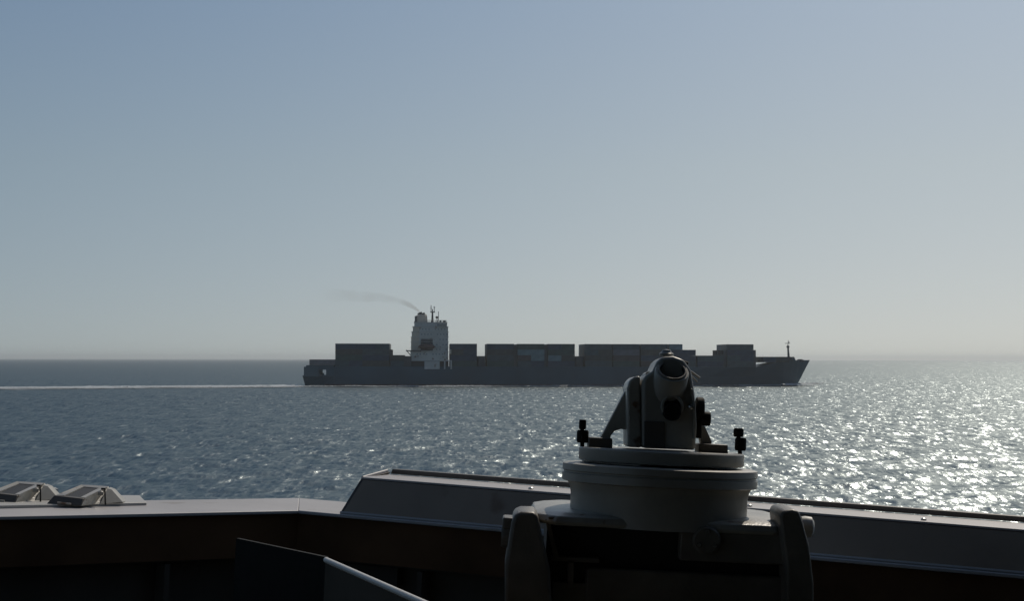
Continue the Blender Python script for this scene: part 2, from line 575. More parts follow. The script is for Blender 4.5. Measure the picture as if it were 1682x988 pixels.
# deckhouse, floor by floor -----------------------------------------
house = empty('deckhouse', (0, 0, 0), parent=ship)
prof = [  # aft px, fwd px, top py, bottom py, half width
    (680.5, 734.5, 529.8, 536.5, 11.5), (678.0, 736.2, 537.0, 545.0, 13.0), (676.3, 736.5, 545.5, 553.5, 13.2), (675.4, 736.5, 554.0, 562.0, 13.2),
    (675.2, 736.5, 562.5, 570.5, 13.2), (675.2, 736.5, 571.0, 578.0, 13.2), (674.3, 736.5, 578.5, 586.0, 14.0), (674.3, 736.5, 586.5, 593.6, 14.0)]
def house_box(mb, px0, px1, pyt, pyb, hw):
    mb.box(S(px0), S(px1), -hw, hw, H(706, pyb), H(706, pyt))
for i, (a, b, t, bt_, hw) in enumerate(prof):
    mb = MB(); house_box(mb, a, b, t, bt_, hw)
    mb.box(S(a) - 0.25, S(b) + 0.25, -hw - 0.35, hw + 0.35, H(706, t), H(706, t) + 0.16)   # deck edge
    o = mb.build('accommodation_deck', M['white'], house)
win_me = MB().box(0, 0.55, -0.03, 0.2, 0, 0.6).build('cabin_window', M['shipglass'])
win_data = win_me.data; bpy.data.objects.remove(win_me)
for i, (a, b, t, bt_, hw) in enumerate(prof[1:7]):
    zc = (H(706, t) + H(706, bt_)) / 2
    for j, px in enumerate(np.arange(a + 5, b - 3, 5.2)):
        if 690 < px < 712 and i in (2, 3, 4): continue
        if (j * 7 + i * 3) % 5 == 0: continue
        o = bpy.data.objects.new('cabin_window', win_data); col.objects.link(o); o.parent = house
        o.location = (S(px), -hw, zc - 0.3)
for i, (a, b, t, bt_, hw) in enumerate(prof[1:6]):
    MB().box(S(a) + .05, S(689), -hw - .06, -hw - .005, H(706, bt_) + .05, H(706, t) - .05).build('lit_side_panel', M['cream'], house)  # cream panels paint the aft third as more lit
# bridge windows wrap the forward top deck
a, b, t, bt_, hw = prof[0]
z0, z1 = H(706, 534.8), H(706, 531.8)
mb = MB().box(S(718), S(b) + 0.06, -hw - 0.04, hw + 0.04, z0, z1)
mb.build('bridge_window_band', M['shipglass'], house)
mb = MB().box(S(722), S(732), -16, 16, H(706, 537.2), H(706, 536.4)); mb.box(S(722), S(732), -16, -11.4, H(706, 533.8), H(706, 533.2))
for sx in (722, 726.5, 731.5): mb.box(S(sx), S(sx) + .12, -16, -15.88, H(706, 536.4), H(706, 533.8))
mb.build('bridge_wing', M['white'], ship)
# rail and gear on the monkey island
mb = MB()
for px in np.arange(701, 734, 3.6):
    mb.tube((S(px), -11, H(706, 529.8)), (S(px), -11, H(706, 526.2)), 0.09, n=5)
for zz in (526.2, 528):
    mb.tube((S(701), -11, H(706, zz)), (S(733.5), -11, H(706, zz)), 0.08, n=5)
mb.box(S(722), S(725), -9, -6, H(706, 529.8), H(706, 526)); mb.box(S(728), S(732.5), -9, -5, H(706, 529.8), H(706, 526.4))
mb.build('monkey_island_rail', M['deckgear'], ship)
# side platform aft, supported under by a bracket
mb = MB(); mb.box(S(667), S(692), -15.5, -12.5, H(680, 577.6), H(680, 575.8))
mb.box(S(667), S(667.6), -15.5, -12.5, H(680, 575.8), H(680, 574.2)); mb.tube((S(669), -14, H(680, 577.6)), (S(674.5), -13.6, H(680, 584)), 0.2, n=6)
mb.build('side_platform', M['deckgear'], ship)
# lifeboat before a dark panel that paints the shade of a recess
mb = MB(); mb.box(S(691), S(711), -13.28, -12.9, H(706, 576.5), H(706, 557)); mb.build('boat_recess_shade', M['deckgear'], ship)
lb = MB()
rows = []
for u in np.linspace(-1, 1, 9):
    w = 1.35 * math.sqrt(max(0.02, 1 - abs(u) ** 2.6)); 
    rows.append([(S(701) + u * 3.9, -14.6 + w * math.cos(q), H(706, 570) + 1.25 * w / 1.35 * math.sin(q)) for q in np.linspace(0, 2 * math.pi, 11)[:-1]])
lb.loft(rows); lb.build('lifeboat', M['orange'], ship, smooth=True)
for px in (694.5, 707.5):
    dv = MB()
    dv.tube((S(px), -13, H(706, 576)), (S(px), -13.2, H(706, 562)), 0.2, n=6); dv.tube((S(px), -13.2, H(706, 562)), (S(px), -15, H(706, 561)), 0.2, n=6)
    dv.tube((S(px), -14.6, H(706, 561)), (S(px), -14.6, H(706, 567)), 0.06, n=5)
    dv.build('davit', M['deckgear'], ship)
# pale lower store block and posts at the ship's side
sbox(MB(), 697.5, 722.5, 594.2, 607, -16.25, -13).build('side_store_block', M['white'], ship)
for px in (729.6, 740.2):
    sbox(MB(), px, px + 2.2, 593.9, 607.2, -16.3, -15.7).build('support_post', M['white'], ship)
sbox(MB(), 722.6, 742.5, 592.3, 593.8, -16.3, -15.6).build('support_beam', M['white'], ship)
sbox(MB(), 738.6, 741.5, 574.5, 582, -16.4, -15.9).build('pale_locker', M['cream'], ship)
sbox(MB(), 676, 737, 593.7, 603, -12.5, 12.5).build('house_base', M['deckgear'], ship)
# funnel
fn = empty('funnel', (0, 0, 0), parent=ship)
rows = []
for py, a, b, hw in ((546, 681.5, 703.5, 3.6), (530, 682.0, 702.5, 3.4), (519.8, 683.0, 701.5, 3.2), (517.0, 687, 700.5, 2.8)):
    sa, sb, z = S(a, 0), S(b, 0), H(692, py, 0); c_ = 0.9
    rows.append([(sa + c_, -hw, z), (sb - c_, -hw, z), (sb, -hw + c_, z), (sb, hw - c_, z), (sb - c_, hw, z), (sa + c_, hw, z), (sa, hw - c_, z), (sa, -hw + c_, z)])
MB().loft(rows).build('funnel_casing', M['cream'], fn)
mb = MB()
for px, r_, t in ((692, 0.75, 513.2), (697, 0.6, 514.2), (688.5, 0.45, 514.8)):
    mb.tube((S(px, 0), 0, H(692, 518, 0)), (S(px, 0) - 0.5, 0, H(692, t, 0)), r_, n=12)
mb.build('exhaust_pipe', M['funnel'], fn, smooth=True)
mb = MB(); mb.box(S(681.3, 0), S(684.0, 0), -3.7, 3.7, H(692, 546, 0), H(692, 520, 0)); mb.box(S(680.6, 0), S(682, 0), -2.5, 2.5, H(692, 540, 0), H(692, 528, 0))
mb.build('funnel_louvre', M['deckgear'], fn)
# main mast
mm = empty('main_mast', (0, 0, 0), parent=ship)
mb = MB(); zb = H(710, 530, 0)
mb.tube((S(710.3, 0), 0, zb), (S(710.3, 0), 0, H(710, 512, 0)), 0.55, 0.35, n=8)
mb.build('mast_pole', M['deckgear'], mm)
mb = MB(); mb.box(S(706.8, 0), S(714.6, 0), -2.5, 2.5, H(710, 513.8, 0), H(710, 512.6, 0))
mb.tube((S(708.0, 0), -1, H(710, 512.6, 0)), (S(708.0, 0), -1, H(710, 502, 0)), 0.16, n=6); mb.tube((S(713.2, 0), 1, H(710, 512.6, 0)), (S(713.2, 0), 1, H(710, 503.5, 0)), 0.16, n=6)
mb.box(S(706.8, 0), S(710, 0), -1.2, -.8, H(710, 507.4, 0), H(710, 506.8, 0)); mb.box(S(711.6, 0), S(715, 0), .8, 1.2, H(710, 505.6, 0), H(710, 505.0, 0))
mb.tube((S(710.3, 0), 0, H(710, 512.6, 0)), (S(710.3, 0), 0, H(710, 508.5, 0)), 0.25, n=6)
mb.build('crosstree', M['deckgear'], mm)
mb = MB(); mb.tube((S(720.2, 0), 0, zb), (S(720.2, 0), 0, H(710, 512.3, 0)), 0.14, n=6)
mb.tube((S(717.8, 0), 0, zb), (S(717.8, 0), 0, H(710, 524, 0)), 0.2, n=6); mb.lathe([(0.1, -0.55), (0.6, -0.3), (0.75, 0), (0.6, 0.4), (0.1, 0.7)], (S(717.8, 0), 0, H(710, 522, 0)), n=10)
mb.build('radar_post', M['deckgear'], mm)
# foremast and bow gear
fm = empty('foremast', (0, 0, 0), parent=ship)
zf = H(1294, 593, 0)
mb = MB(); mb.tube((S(1295.5, 0), 0, zf), (S(1294.2, 0), 0, H(1294, 568, 0)), 0.62, 0.35, n=8); mb.tube((S(1294.2, 0), 0, H(1294, 568, 0)), (S(1294.8, 0), 0, H(1294, 559, 0)), 0.16, 0.1, n=6)
mb.build('mast_pole', M['deckgear'], fm)
mb = MB(); mb.box(S(1290.0, 0), S(1296.5, 0), -1.5, 1.5, H(1294, 565.0, 0), H(1294, 564.2, 0)); mb.box(S(1292.6, 0), S(1295.8, 0), -1, 1, H(1294, 571.8, 0), H(1294, 568.6, 0)); mb.tube((S(1296, 0), 0, H(1294, 564, 0)), (S(1296, 0), 0, H(1294, 561.5, 0)), .18, n=6)
mb.build('mast_light_platform', M['deckgear'], fm)
mb = MB(); mb.prism([(S(1296.8, 0), zf - .3), (S(1296.8, 0), H(1294, 586.8, 0)), (S(1298.3, 0), H(1294, 586.8, 0)), (S(1301.5, 0), H(1300, 594, 0)), (S(1301.5, 0), zf - .3)], -7.5, 7.5)
mb.build('breakwater', M['hull'], ship)
for px, r_ in ((1244.5, .6), (1247, .9), (1250, .5), (1309, .9), (1312, 1.1), (1316, .8)):
    MB().tube((S(px, 0), -3, H(px, 595, 0)), (S(px, 0), -3, H(px, 594.5, 0) + r_), r_ * 1.0, n=8).build('mooring_winch', M['deckgear'], ship)

# ------------------------------------------------------------------ wake and bow foam
def foam_material():
    m = bpy.data.materials.new('foam'); m.use_nodes = True
    nt = m.node_tree; n, l = nt.nodes, nt.links
    b = n['Principled BSDF']; b.inputs['Base Color'].default_value = (0.55, 0.60, 0.62, 1); b.inputs['Roughness'].default_value = 0.8
    at = n.new('ShaderNodeAttribute'); at.attribute_name = 'cover'
    tc = n.new('ShaderNodeTexCoord')
    mp = n.new('ShaderNodeMapping'); mp.inputs['Scale'].default_value = (0.05, 0.3, 0.5); l.new(tc.outputs['Object'], mp.inputs[0])
    no = n.new('ShaderNodeTexNoise'); no.inputs['Scale'].default_value = 1.0; no.inputs['Detail'].default_value = 6; l.new(mp.outputs[0], no.inputs['Vector'])
    ad = n.new('ShaderNodeMath'); ad.operation = 'ADD'; l.new(at.outputs['Fac'], ad.inputs[0]); l.new(no.outputs['Fac'], ad.inputs[1])
    mr = n.new('ShaderNodeMapRange'); mr.inputs['From Min'].default_value = 0.6; mr.inputs['From Max'].default_value = 1.3
    l.new(ad.outputs[0], mr.inputs[0]); l.new(mr.outputs[0], b.inputs['Alpha'])
    return m
FOAM = foam_material()
def foam_strip(name, pts, width, cover, label, nx=260, ny=12, height=0.35, seed=1):
    """ribbon of foam along pts (world x,y), following the waves"""
    rg = np.random.default_rng(seed)
    pts = np.array(pts, float)
    d = np.concatenate([[0], np.cumsum(np.hypot(*np.diff(pts, axis=0).T))])
    u = np.linspace(0, d[-1], nx)
    cx, cy = np.interp(u, d, pts[:, 0]), np.interp(u, d, pts[:, 1])
    tx, ty = np.gradient(cx), np.gradient(cy); ln = np.hypot(tx, ty); tx /= ln; ty /= ln
    w = np.interp(u / d[-1], [c[0] for c in width], [c[1] for c in width])
    cv = np.interp(u / d[-1], [c[0] for c in cover], [c[1] for c in cover])
    v = np.linspace(-1, 1, ny)
    X = cx[:, None] - ty[:, None] * w[:, None] * v; Y = cy[:, None] + tx[:, None] * w[:, None] * v
    sp = np.full(X.size, 2.6, dtype=np.float32)
    z, gx, gy = waves(X.ravel().astype(np.float32), Y.ravel().astype(np.float32), sp)
    Z = z.reshape(X.shape) + height * (1 - v[None, :] ** 2) * (0.6 + 0.8 * rg.random(X.shape)) + 0.12
    C = (cv[:, None] * (1 - np.abs(v[None, :]) ** 2.0))
    verts = np.stack([X, Y, Z], -1).reshape(-1, 3)
    faces = [(i * ny + j, i * ny + j + 1, (i + 1) * ny + j + 1, (i + 1) * ny + j) for i in range(nx - 1) for j in range(ny - 1)]
    me = bpy.data.meshes.new(name); me.from_pydata(verts.tolist(), [], faces)
    a = me.attributes.new('cover', 'FLOAT', 'POINT'); a.data.foreach_set('value', C.ravel().astype(np.float32))
    me.materials.append(FOAM)
    for p in me.polygons: p.use_smooth = True
    o = bpy.data.objects.new(name, me); col.objects.link(o)
    tag(o, label, 'foam', kind='stuff')
def sea_pt(px, py):
    r_ = ray(px, py); k = EYE / -r_.z
    return (r_.x * k, r_.y * k)
foam_strip('wake_foam', [sea_pt(x, y) for x, y in ((494, 635.2), (470, 635.4), (440, 636.2), (330, 636.8), (200, 637.6), (80, 638.8), (-40, 639.6), (-200, 640.5))],
           [(0, 5), (0.04, 18), (0.3, 34), (0.6, 30), (1, 36)], [(0, 0.95), (0.12, 1.0), (0.4, 0.72), (0.55, 0.85), (0.8, 0.66), (1, 0.55)], 'long white wake trailing left from the stern of the container ship', nx=600, height=0.45)
foam_strip('bow_foam', [sea_pt(x, y) for x, y in ((1285, 635.6), (1308, 634.6), (1330, 633.8), (1350, 634.2))],
           [(0, 2.0), (0.5, 7), (1, 9)], [(0, 0.6), (0.5, 0.95), (1, 0.25)], 'white bow wave curling at the stem of the container ship', nx=90, height=1.0, seed=3)
foam_strip('hull_foam', [sea_pt(x, y) for x, y in ((505, 636.6), (600, 636.6), (800, 636.3), (1000, 636.0), (1150, 635.6), (1290, 635.2))],
           [(0, 4), (1, 4)], [(0, 0.5), (0.3, 0.42), (0.6, 0.5), (1, 0.55)], 'thin broken foam along the waterline of the container ship', nx=500, height=0.5, seed=5)

# ------------------------------------------------------------------ smoke
def smoke():
    rows = []
    p0 = Vector((S(691, 0), 0, H(692, 512.5, 0)))
    n_ = 26
    for i in range(n_ + 1):
        u = i / n_
        x = p0.x - 0.5 - u * 46
        z = p0.z + 6.5 * (1 - math.exp(-u * 6)) + 1.5 * u
        r_ = 0.7 + 2.9 * u ** 0.7
        rows.append([(x, u * 6 + r_ * 1.5 * math.cos(q), z + r_ * math.sin(q) * (1 + .15 * math.sin(i * 1.7 + q * 2))) for q in np.linspace(0, 2 * math.pi, 15)[:-1]])
    mb = MB().loft(rows)
    m = bpy.data.materials.new('smoke'); m.use_nodes = True
    nt = m.node_tree; n, l = nt.nodes, nt.links
    n.remove(n['Principled BSDF'])
    v = n.new('ShaderNodeVolumePrincipled'); v.inputs['Color'].default_value = (0.50, 0.38, 0.25, 1); 
    tc = n.new('ShaderNodeTexCoord'); no = n.new('ShaderNodeTexNoise'); no.inputs['Scale'].default_value = 0.22; no.inputs['Detail'].default_value = 3
    l.new(tc.outputs['Object'], no.inputs['Vector'])
    sep = n.new('ShaderNodeSeparateXYZ'); l.new(tc.outputs['Object'], sep.inputs[0])
    mr = n.new('ShaderNodeMapRange'); mr.inputs['From Min'].default_value = p0.x - 47; mr.inputs['From Max'].default_value = p0.x
    mr.inputs['To Min'].default_value = 0.0; mr.inputs['To Max'].default_value = 0.06
    l.new(sep.outputs['X'], mr.inputs[0])
    r2 = n.new('ShaderNodeMapRange'); r2.inputs['From Min'].default_value = 0.22; r2.inputs['From Max'].default_value = 0.72; l.new(no.outputs['Fac'], r2.inputs[0])
    ml = n.new('ShaderNodeMath'); ml.operation = 'MULTIPLY'; l.new(mr.outputs[0], ml.inputs[0]); l.new(r2.outputs[0], ml.inputs[1])
    pw = n.new('ShaderNodeMapRange'); pw.inputs['From Min'].default_value = p0.x - 9; pw.inputs['From Max'].default_value = p0.x
    pw.inputs['To Min'].default_value = 0.0; pw.inputs['To Max'].default_value = 0.13
    l.new(sep.outputs['X'], pw.inputs[0])
    sm = n.new('ShaderNodeMath'); sm.operation = 'ADD'; l.new(ml.outputs[0], sm.inputs[0]); l.new(pw.outputs[0], sm.inputs[1])
    l.new(sm.outputs[0], v.inputs['Density'])
    l.new(v.outputs[0], n['Material Output'].inputs['Volume'])
    o = mb.build('funnel_smoke', m)
    o.location = ship_origin; o.rotation_euler = (0, 0, YAW)
    tag(o, 'faint brown smoke drifting left from the funnel of the ship', 'smoke', kind='stuff')
smoke()

# ------------------------------------------------------------------ own ship: bridge wing
G = {}
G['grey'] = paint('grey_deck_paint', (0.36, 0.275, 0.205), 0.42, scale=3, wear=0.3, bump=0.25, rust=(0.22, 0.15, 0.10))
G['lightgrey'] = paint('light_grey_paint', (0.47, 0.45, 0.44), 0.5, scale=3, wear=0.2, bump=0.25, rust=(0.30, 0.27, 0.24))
G['rim'] = paint('dark_backlit_paint', (0.12, 0.105, 0.088), 0.5, scale=3, wear=0.2)  # dark parts' own tone; on the deflector, backlit shade put into colour
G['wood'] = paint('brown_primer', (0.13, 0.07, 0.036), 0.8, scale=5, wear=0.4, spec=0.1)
G['inner'] = paint('inner_shade_paint', (0.10, 0.086, 0.070), 0.8, scale=4, wear=0.3, spec=0.1)  # shade inside the bulwark put into a dark base colour
G['deck'] = paint('dark_deck_paint', (0.04, 0.045, 0.04), 0.8, scale=6, wear=0.3)
G['inst'] = paint('instrument_grey', (0.36, 0.345, 0.30), 0.42, scale=14, wear=0.2, bump=0.12)
G['inst_worn'] = paint('instrument_worn_grey', (0.40, 0.375, 0.32), 0.32, scale=14, wear=0.35, bump=0.3, rust=(0.16, 0.10, 0.06))
G['rubber'] = paint('black_rubber', (0.014, 0.013, 0.012), 0.7, scale=30, wear=0.2, spec=0.15)
G['ped'] = paint('pedestal_grey', (0.20, 0.18, 0.15), 0.4, scale=14, wear=0.3, bump=0.25, spec=0.3)
G['black'] = paint('matt_black', (0.02, 0.019, 0.017), 0.5, scale=30, wear=0.1)
G['lens'] = paint('dark_lens', (0.006, 0.007, 0.008), 0.08, scale=30, wear=0.1, bump=0)
G['bead'] = paint('sunlit_edge_white', (0.8, 0.79, 0.76), 0.35, scale=10, wear=0.1)  # sunlight on the screen's top edge put into a near-white colour
G['steel'] = paint('bare_steel', (0.5, 0.5, 0.48), 0.3, metal=0.9, scale=20, wear=0.2)
G['offwhite'] = paint('off_white_paint', (0.50, 0.49, 0.46), 0.5, scale=4, wear=0.12, bump=0.1)
G['white'] = paint('wheelhouse_paint', (0.30, 0.30, 0.29), 0.6, scale=2, wear=0.1)

ZC = -0.385                       # inner top edge of the bulwark below the eye
PL = Oz(-260, 853.5, ZC); PC = Oz(490, 838.5, ZC); PR = Oz(1682, 945, ZC)
dR = (PR - PC); dR.z = 0; dR.normalize()
dL = (PL - PC); dL.z = 0; dL.normalize()
nR = Vector((-dR.y, dR.x, 0)); nL = Vector((dL.y, -dL.x, 0))
if nR.y < 0: nR = -nR
if nL.y < 0: nL = -nL
PR2 = PC + dR * 2.6
PL2 = PC + dL * 2.2
FLOOR = -1.62

def corner_out(off):
    """mitred corner point offset outward"""
    a = nR * off; b = nL * off
    # intersection of the two offset lines
    A = np.array([[dR.x, -dL.x], [dR.y, -dL.y]])
    t = np.linalg.solve(A, np.array([b.x - a.x, b.y - a.y]))
    return PC + a + dR * float(t[0])

bul = own_empty('bulwark', (PC.x, PC.y, FLOOR))
tag(bul, 'grey bulwark of the bridge wing, bent at a corner, dark on its inner side', 'bulwark')
base = Vector((PC.x, PC.y, FLOOR))
def L3(p, z=None):
    q = Vector(p) - base
    if z is not None: q.z = z - FLOOR
    return tuple(q)
def run(mb, d, n, endp, o0, o1, z0, z1, start=None):
    """bar from the corner to endp between offsets o0,o1 and heights z0,z1"""
    c0, c1 = corner_out(o0), corner_out(o1)
    if start is not None:
        c0 = start + n * o0; c1 = start + n * o1
    e0, e1 = endp + n * o0, endp + n * o1
    mb.hull8([L3(c0, z0), L3(e0, z0), L3(e1, z0), L3(c1, z0)], [L3(c0, z1), L3(e0, z1), L3(e1, z1), L3(c1, z1)])
    return mb
for d, n, e in ((dR, nR, PR2), (dL, nL, PL2)):
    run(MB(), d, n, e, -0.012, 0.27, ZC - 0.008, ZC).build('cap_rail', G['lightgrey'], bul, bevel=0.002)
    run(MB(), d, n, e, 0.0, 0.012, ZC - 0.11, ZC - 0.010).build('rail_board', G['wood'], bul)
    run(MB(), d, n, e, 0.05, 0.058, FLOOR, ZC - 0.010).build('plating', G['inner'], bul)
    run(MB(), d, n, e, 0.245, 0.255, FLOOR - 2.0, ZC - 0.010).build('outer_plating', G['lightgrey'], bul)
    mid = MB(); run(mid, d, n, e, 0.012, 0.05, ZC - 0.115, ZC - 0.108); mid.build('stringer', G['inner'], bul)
    L_ = (e - PC).length
    for t in np.arange(0.32, L_, 0.55):
        s0 = PC + d * float(t)
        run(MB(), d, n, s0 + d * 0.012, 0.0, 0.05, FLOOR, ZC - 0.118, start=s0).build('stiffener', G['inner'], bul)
# corner gusset
mb = MB(); s0 = PC + dR * 0.10
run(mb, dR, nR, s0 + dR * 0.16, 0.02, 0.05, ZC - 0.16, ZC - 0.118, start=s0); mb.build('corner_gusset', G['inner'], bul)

# wind deflector on top of the forward run
wd = empty('wind_deflector', (0, 0, 0), parent=bul)
ds = PC + dR * ((Oz(566, 843, ZC) - PC).length)
zf_ = -0.3035
tL = ds + dR * 0.035
def dq(s, o, z): return L3(s + n_(o), z)
def n_(o): return nR * o
# sloping front plate
e = PR2
mb = MB().hull8([L3(ds, ZC + .002), L3(e, ZC + .002), L3(e + nR * .03, zf_), L3(tL + nR * .03, zf_)],
                [L3(ds + nR * .008, ZC + .002), L3(e + nR * .008, ZC + .002), L3(e + nR * .038, zf_ - .001), L3(tL + nR * .038, zf_ - .001)])
mb.build('front_plate', G['grey'], wd)
mb = MB().hull8([L3(tL + nR * .030, zf_ + .001), L3(e + nR * .030, zf_ + .001), L3(e + nR * .20, zf_ + .001), L3(tL + dR * .004 + nR * .17, zf_ + .001)],
                [L3(tL + nR * .030, zf_ + .006), L3(e + nR * .030, zf_ + .006), L3(e + nR * .20, zf_ + .006), L3(tL + dR * .004 + nR * .17, zf_ + .006)])
mb.build('top_plate', G['lightgrey'], wd, bevel=0.001)  # sunlit top put into a lighter grey than the front plate
mb = MB().hull8([L3(tL + dR * .008 + nR * .172, zf_ + .007), L3(e + nR * .202, zf_ + .007), L3(e + nR * .225, zf_ + .007), L3(tL + dR * .008 + nR * .195, zf_ + .007)],
                [L3(tL + dR * .012 + nR * .172, zf_ + .019), L3(e + nR * .202, zf_ + .019), L3(e + nR * .225, zf_ + .019), L3(tL + dR * .012 + nR * .195, zf_ + .019)])
mb.build('back_rim', G['rim'], wd, bevel=0.002)  # backlit shade of the rim painted as a dark colour
# left end plate (slanting) with a thin bright lip
q0 = ds; q1 = tL + nR * .03; q2 = tL + dR * .004 + nR * .17; q3 = ds - dR * .01 + nR * .10
mb = MB().hull8([L3(q0, ZC + .003), L3(q1, zf_ + .002), L3(q2, zf_ + .012), L3(q3, ZC + .003)],
                [L3(q0 + dR * .006, ZC + .003), L3(q1 + dR * .006, zf_ + .002), L3(q2 + dR * .006, zf_ + .012), L3(q3 + dR * .006, ZC + .003)])
mb.build('end_plate', G['rim'], wd)
mb = MB(); a_ = L3(q1 - dR * .006 + nR * .02, zf_ + .003); b_ = L3(q2 - dR * .004, zf_ + .014)
mb.tube(a_, b_, .004, n=8); mb.build('end_lip', G['lightgrey'], wd)
mb = MB(); mb.tube(L3(ds, ZC + .003), L3(e, ZC + .003), .0035, n=6); mb.build('bottom_bead', G['lightgrey'], wd)  # lit bottom edge painted as a light grey bead
for t in (0.42, 0.93, 1.30, 1.71, 2.12):
    p_ = L3(tL + dR * t + nR * .06, zf_ + .0062)
    MB().lathe([(.001, 0), (.006, 0), (.006, .003), (.004, .0045), (.001, .005)], p_, n=12).build('bolt', G['steel'], wd, smooth=True)
# deflector back support
mb = MB().hull8([L3(ds + nR * .10, ZC + .002), L3(e + nR * .10, ZC + .002), L3(e + nR * .108, ZC + .002), L3(ds + nR * .108, ZC + .002)],
                [L3(tL + nR * .15, zf_), L3(e + nR * .18, zf_), L3(e + nR * .188, zf_), L3(tL + nR * .158, zf_)])
mb.build('back_plate', G['grey'], wd)

# outer shelf left with two hooded housings
zs_ = ZC + 0.001
shelf = own_empty('outer_shelf', (PL.x, PL.y, ZC))
tag(shelf, 'off white steel shelf outboard of the left bulwark, under the hooded housings', 'shelf')
sb_ = Vector((PL.x, PL.y, ZC))
def LS(p, z): q = Vector(p) - sb_; q.z = z - ZC; return tuple(q)
c1 = Oz(241, 831, ZC); c2 = Oz(229, 819, ZC); c3 = Oz(150, 818.5, ZC); c4 = Oz(60, 815, ZC); c5 = Oz(-260, 812, ZC)
c0 = Oz(-260, 842, ZC)
out_ = [c0, c1, c2, c3, c4, c5]
MB().hull8([LS(p, zs_ - .03) for p in out_], [LS(p, zs_ + .006) for p in out_]).build('shelf_plate', G['offwhite'], shelf, bevel=.002)
mb = MB(); a_ = Oz(155, 819, ZC)
mb.hull8([LS(p, zs_ + .0065) for p in (Oz(95, 819, ZC), Oz(70, 817.5, ZC), Oz(78, 815.5, ZC), Oz(92, 815.5, ZC))],
         [LS(p, zs_ + .02) for p in (Oz(95, 818.4, ZC), Oz(74, 817.2, ZC), Oz(80, 815.6, ZC), Oz(90, 815.6, ZC))])
mb.build('shelf_pad', G['offwhite'], shelf)

def housing(px, py, s, label, kx=1.0):
    """hooded window housing; px,py the front-left foot, s metres per photo pixel"""
    p = Oz(px, py, ZC + .006)
    root = own_empty('hooded_housing', p)
    root.scale = (1, 1, 1.05)
    tag(root, label, 'housing', 'hooded housings on the outboard shelf')
    u = lambda a: a * s
    D1 = 0.13
    # front low wall
    fw = MB().hull8([(u(0), 0, 0), (u(64), 0, 0), (u(64), .03, 0), (u(0), .03, 0)], [(u(11), .012, u(15)), (u(65), .012, u(12)), (u(65), .035, u(12)), (u(11), .035, u(15))])
    fw.build('front_wall', G['rim'], root, bevel=.0015)
    # sloping bezel frame: left bar, top bar, right bar
    z0, z1 = u(13), u(27)
    def bar(q):
        lo = [(a, b, c - .006) for a, b, c in q]
        return MB().hull8(lo, q)
    A, B = (u(12), .022, u(15)), (u(36), D1, u(28)); 
    bar([(u(12), .022, u(15)), (u(27), .022, u(15)), (u(41), D1 - .012, u(25)), (u(35), D1 - .004, u(28))]).build('bezel_bar', G['inst_worn'], root)
    bar([(u(35), D1 - .004, u(28)), (u(41), D1 - .012, u(25)), (u(70), D1 - .012, u(24)), (u(84), D1, u(27))]).build('bezel_bar', G['offwhite'], root)
    bar([(u(57), .022, u(13)), (u(66), .022, u(13)), (u(84), D1, u(27)), (u(70), D1 - .012, u(24))]).build('bezel_bar', G['offwhite'], root)
    MB().hull8([(u(27), .024, u(13)), (u(57), .024, u(11.5)), (u(70), D1 - .012, u(22.5)), (u(41), D1 - .012, u(23.5))],
               [(u(27), .024, u(13.6)), (u(57), .024, u(12.1)), (u(70), D1 - .012, u(23.1)), (u(41), D1 - .012, u(24.1))]).build('dark_pane', G['black'], root)
    mb = MB().tube((u(21), -.004, u(4)), (u(46), -.004, u(2.5)), u(1.6), n=8); mb.build('grab_bar', G['inst_worn'], root)
    # right cheek and rear fin
    MB().hull8([(u(64.5), .0, 0), (u(78), .05, 0), (u(97), .09, 0), (u(66), .10, 0)], [(u(66), .02, u(13)), (u(80), .07, u(22)), (u(86), D1, u(27)), (u(72), D1, u(26))]).build('side_cheek', G['inst_worn'], root)
    MB().hull8([(u(86), .06, 0), (u(122), .09, u(3)), (u(118), .15, 0), (u(84), .15, 0)], [(u(90), .10, u(25)), (u(97), .105, u(23)), (u(97), .14, u(22)), (u(88), .14, u(25))]).build('rear_fin', G['inst'], root)
    mb = MB(); pts = [(u(84), .075, u(26)), (u(92), .066, u(27)), (u(95), .055, u(20)), (u(100), .04, u(1))]
    for a_, b_ in zip(pts, pts[1:]): mb.tube(a_, b_, u(1.5), n=8)
    mb.build('black_strap', G['rubber'], root)
    mb = MB().lathe([(u(1), 0), (u(5), .0), (u(5), u(6)), (u(2), u(8))], (u(87), .055, u(16)), n=16); mb.build('cap_knob', G['inst_worn'], root, smooth=True)
    return root
housing(76, 829, 0.00124, 'grey hooded housing with dark pane, standing nearer the corner of the bulwark')
housing(-34, 824, 0.00127, 'grey hooded housing cut by the left edge of the photo')

# bent screen panel at lower left
A_, B_, C_ = Oz(388, 885, -.30), Oz(535, 916, -.30), Oz(760, 1014, -.30)
scr = own_empty('bent_screen', (B_.x, B_.y, FLOOR))
tag(scr, 'black bent metal screen with one sunlit top edge, in front of the bulwark', 'screen')
bb = Vector((B_.x, B_.y, FLOOR))
def LB(p, z): q = Vector(p) - bb; q.z = z - FLOOR; return tuple(q)
def sheet(p, q, th, z0, z1, name, mat, bev=0.0):
    d_ = (q - p); d_.z = 0; d_.normalize(); nn = Vector((-d_.y, d_.x, 0))
    if nn.x < 0: nn = -nn
    return MB().hull8([LB(p, z0), LB(q, z0), LB(q + nn * th, z0), LB(p + nn * th, z0)], [LB(p, z1), LB(q, z1), LB(q + nn * th, z1), LB(p + nn * th, z1)]).build(name, mat, scr, bevel=bev)
sheet(A_, B_, .006, FLOOR, -.3, 'left_leaf', G['rubber'])  # deeper shade of this leaf put into a near-black colour
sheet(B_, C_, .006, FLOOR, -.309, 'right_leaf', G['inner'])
dd = (C_ - B_).normalized()
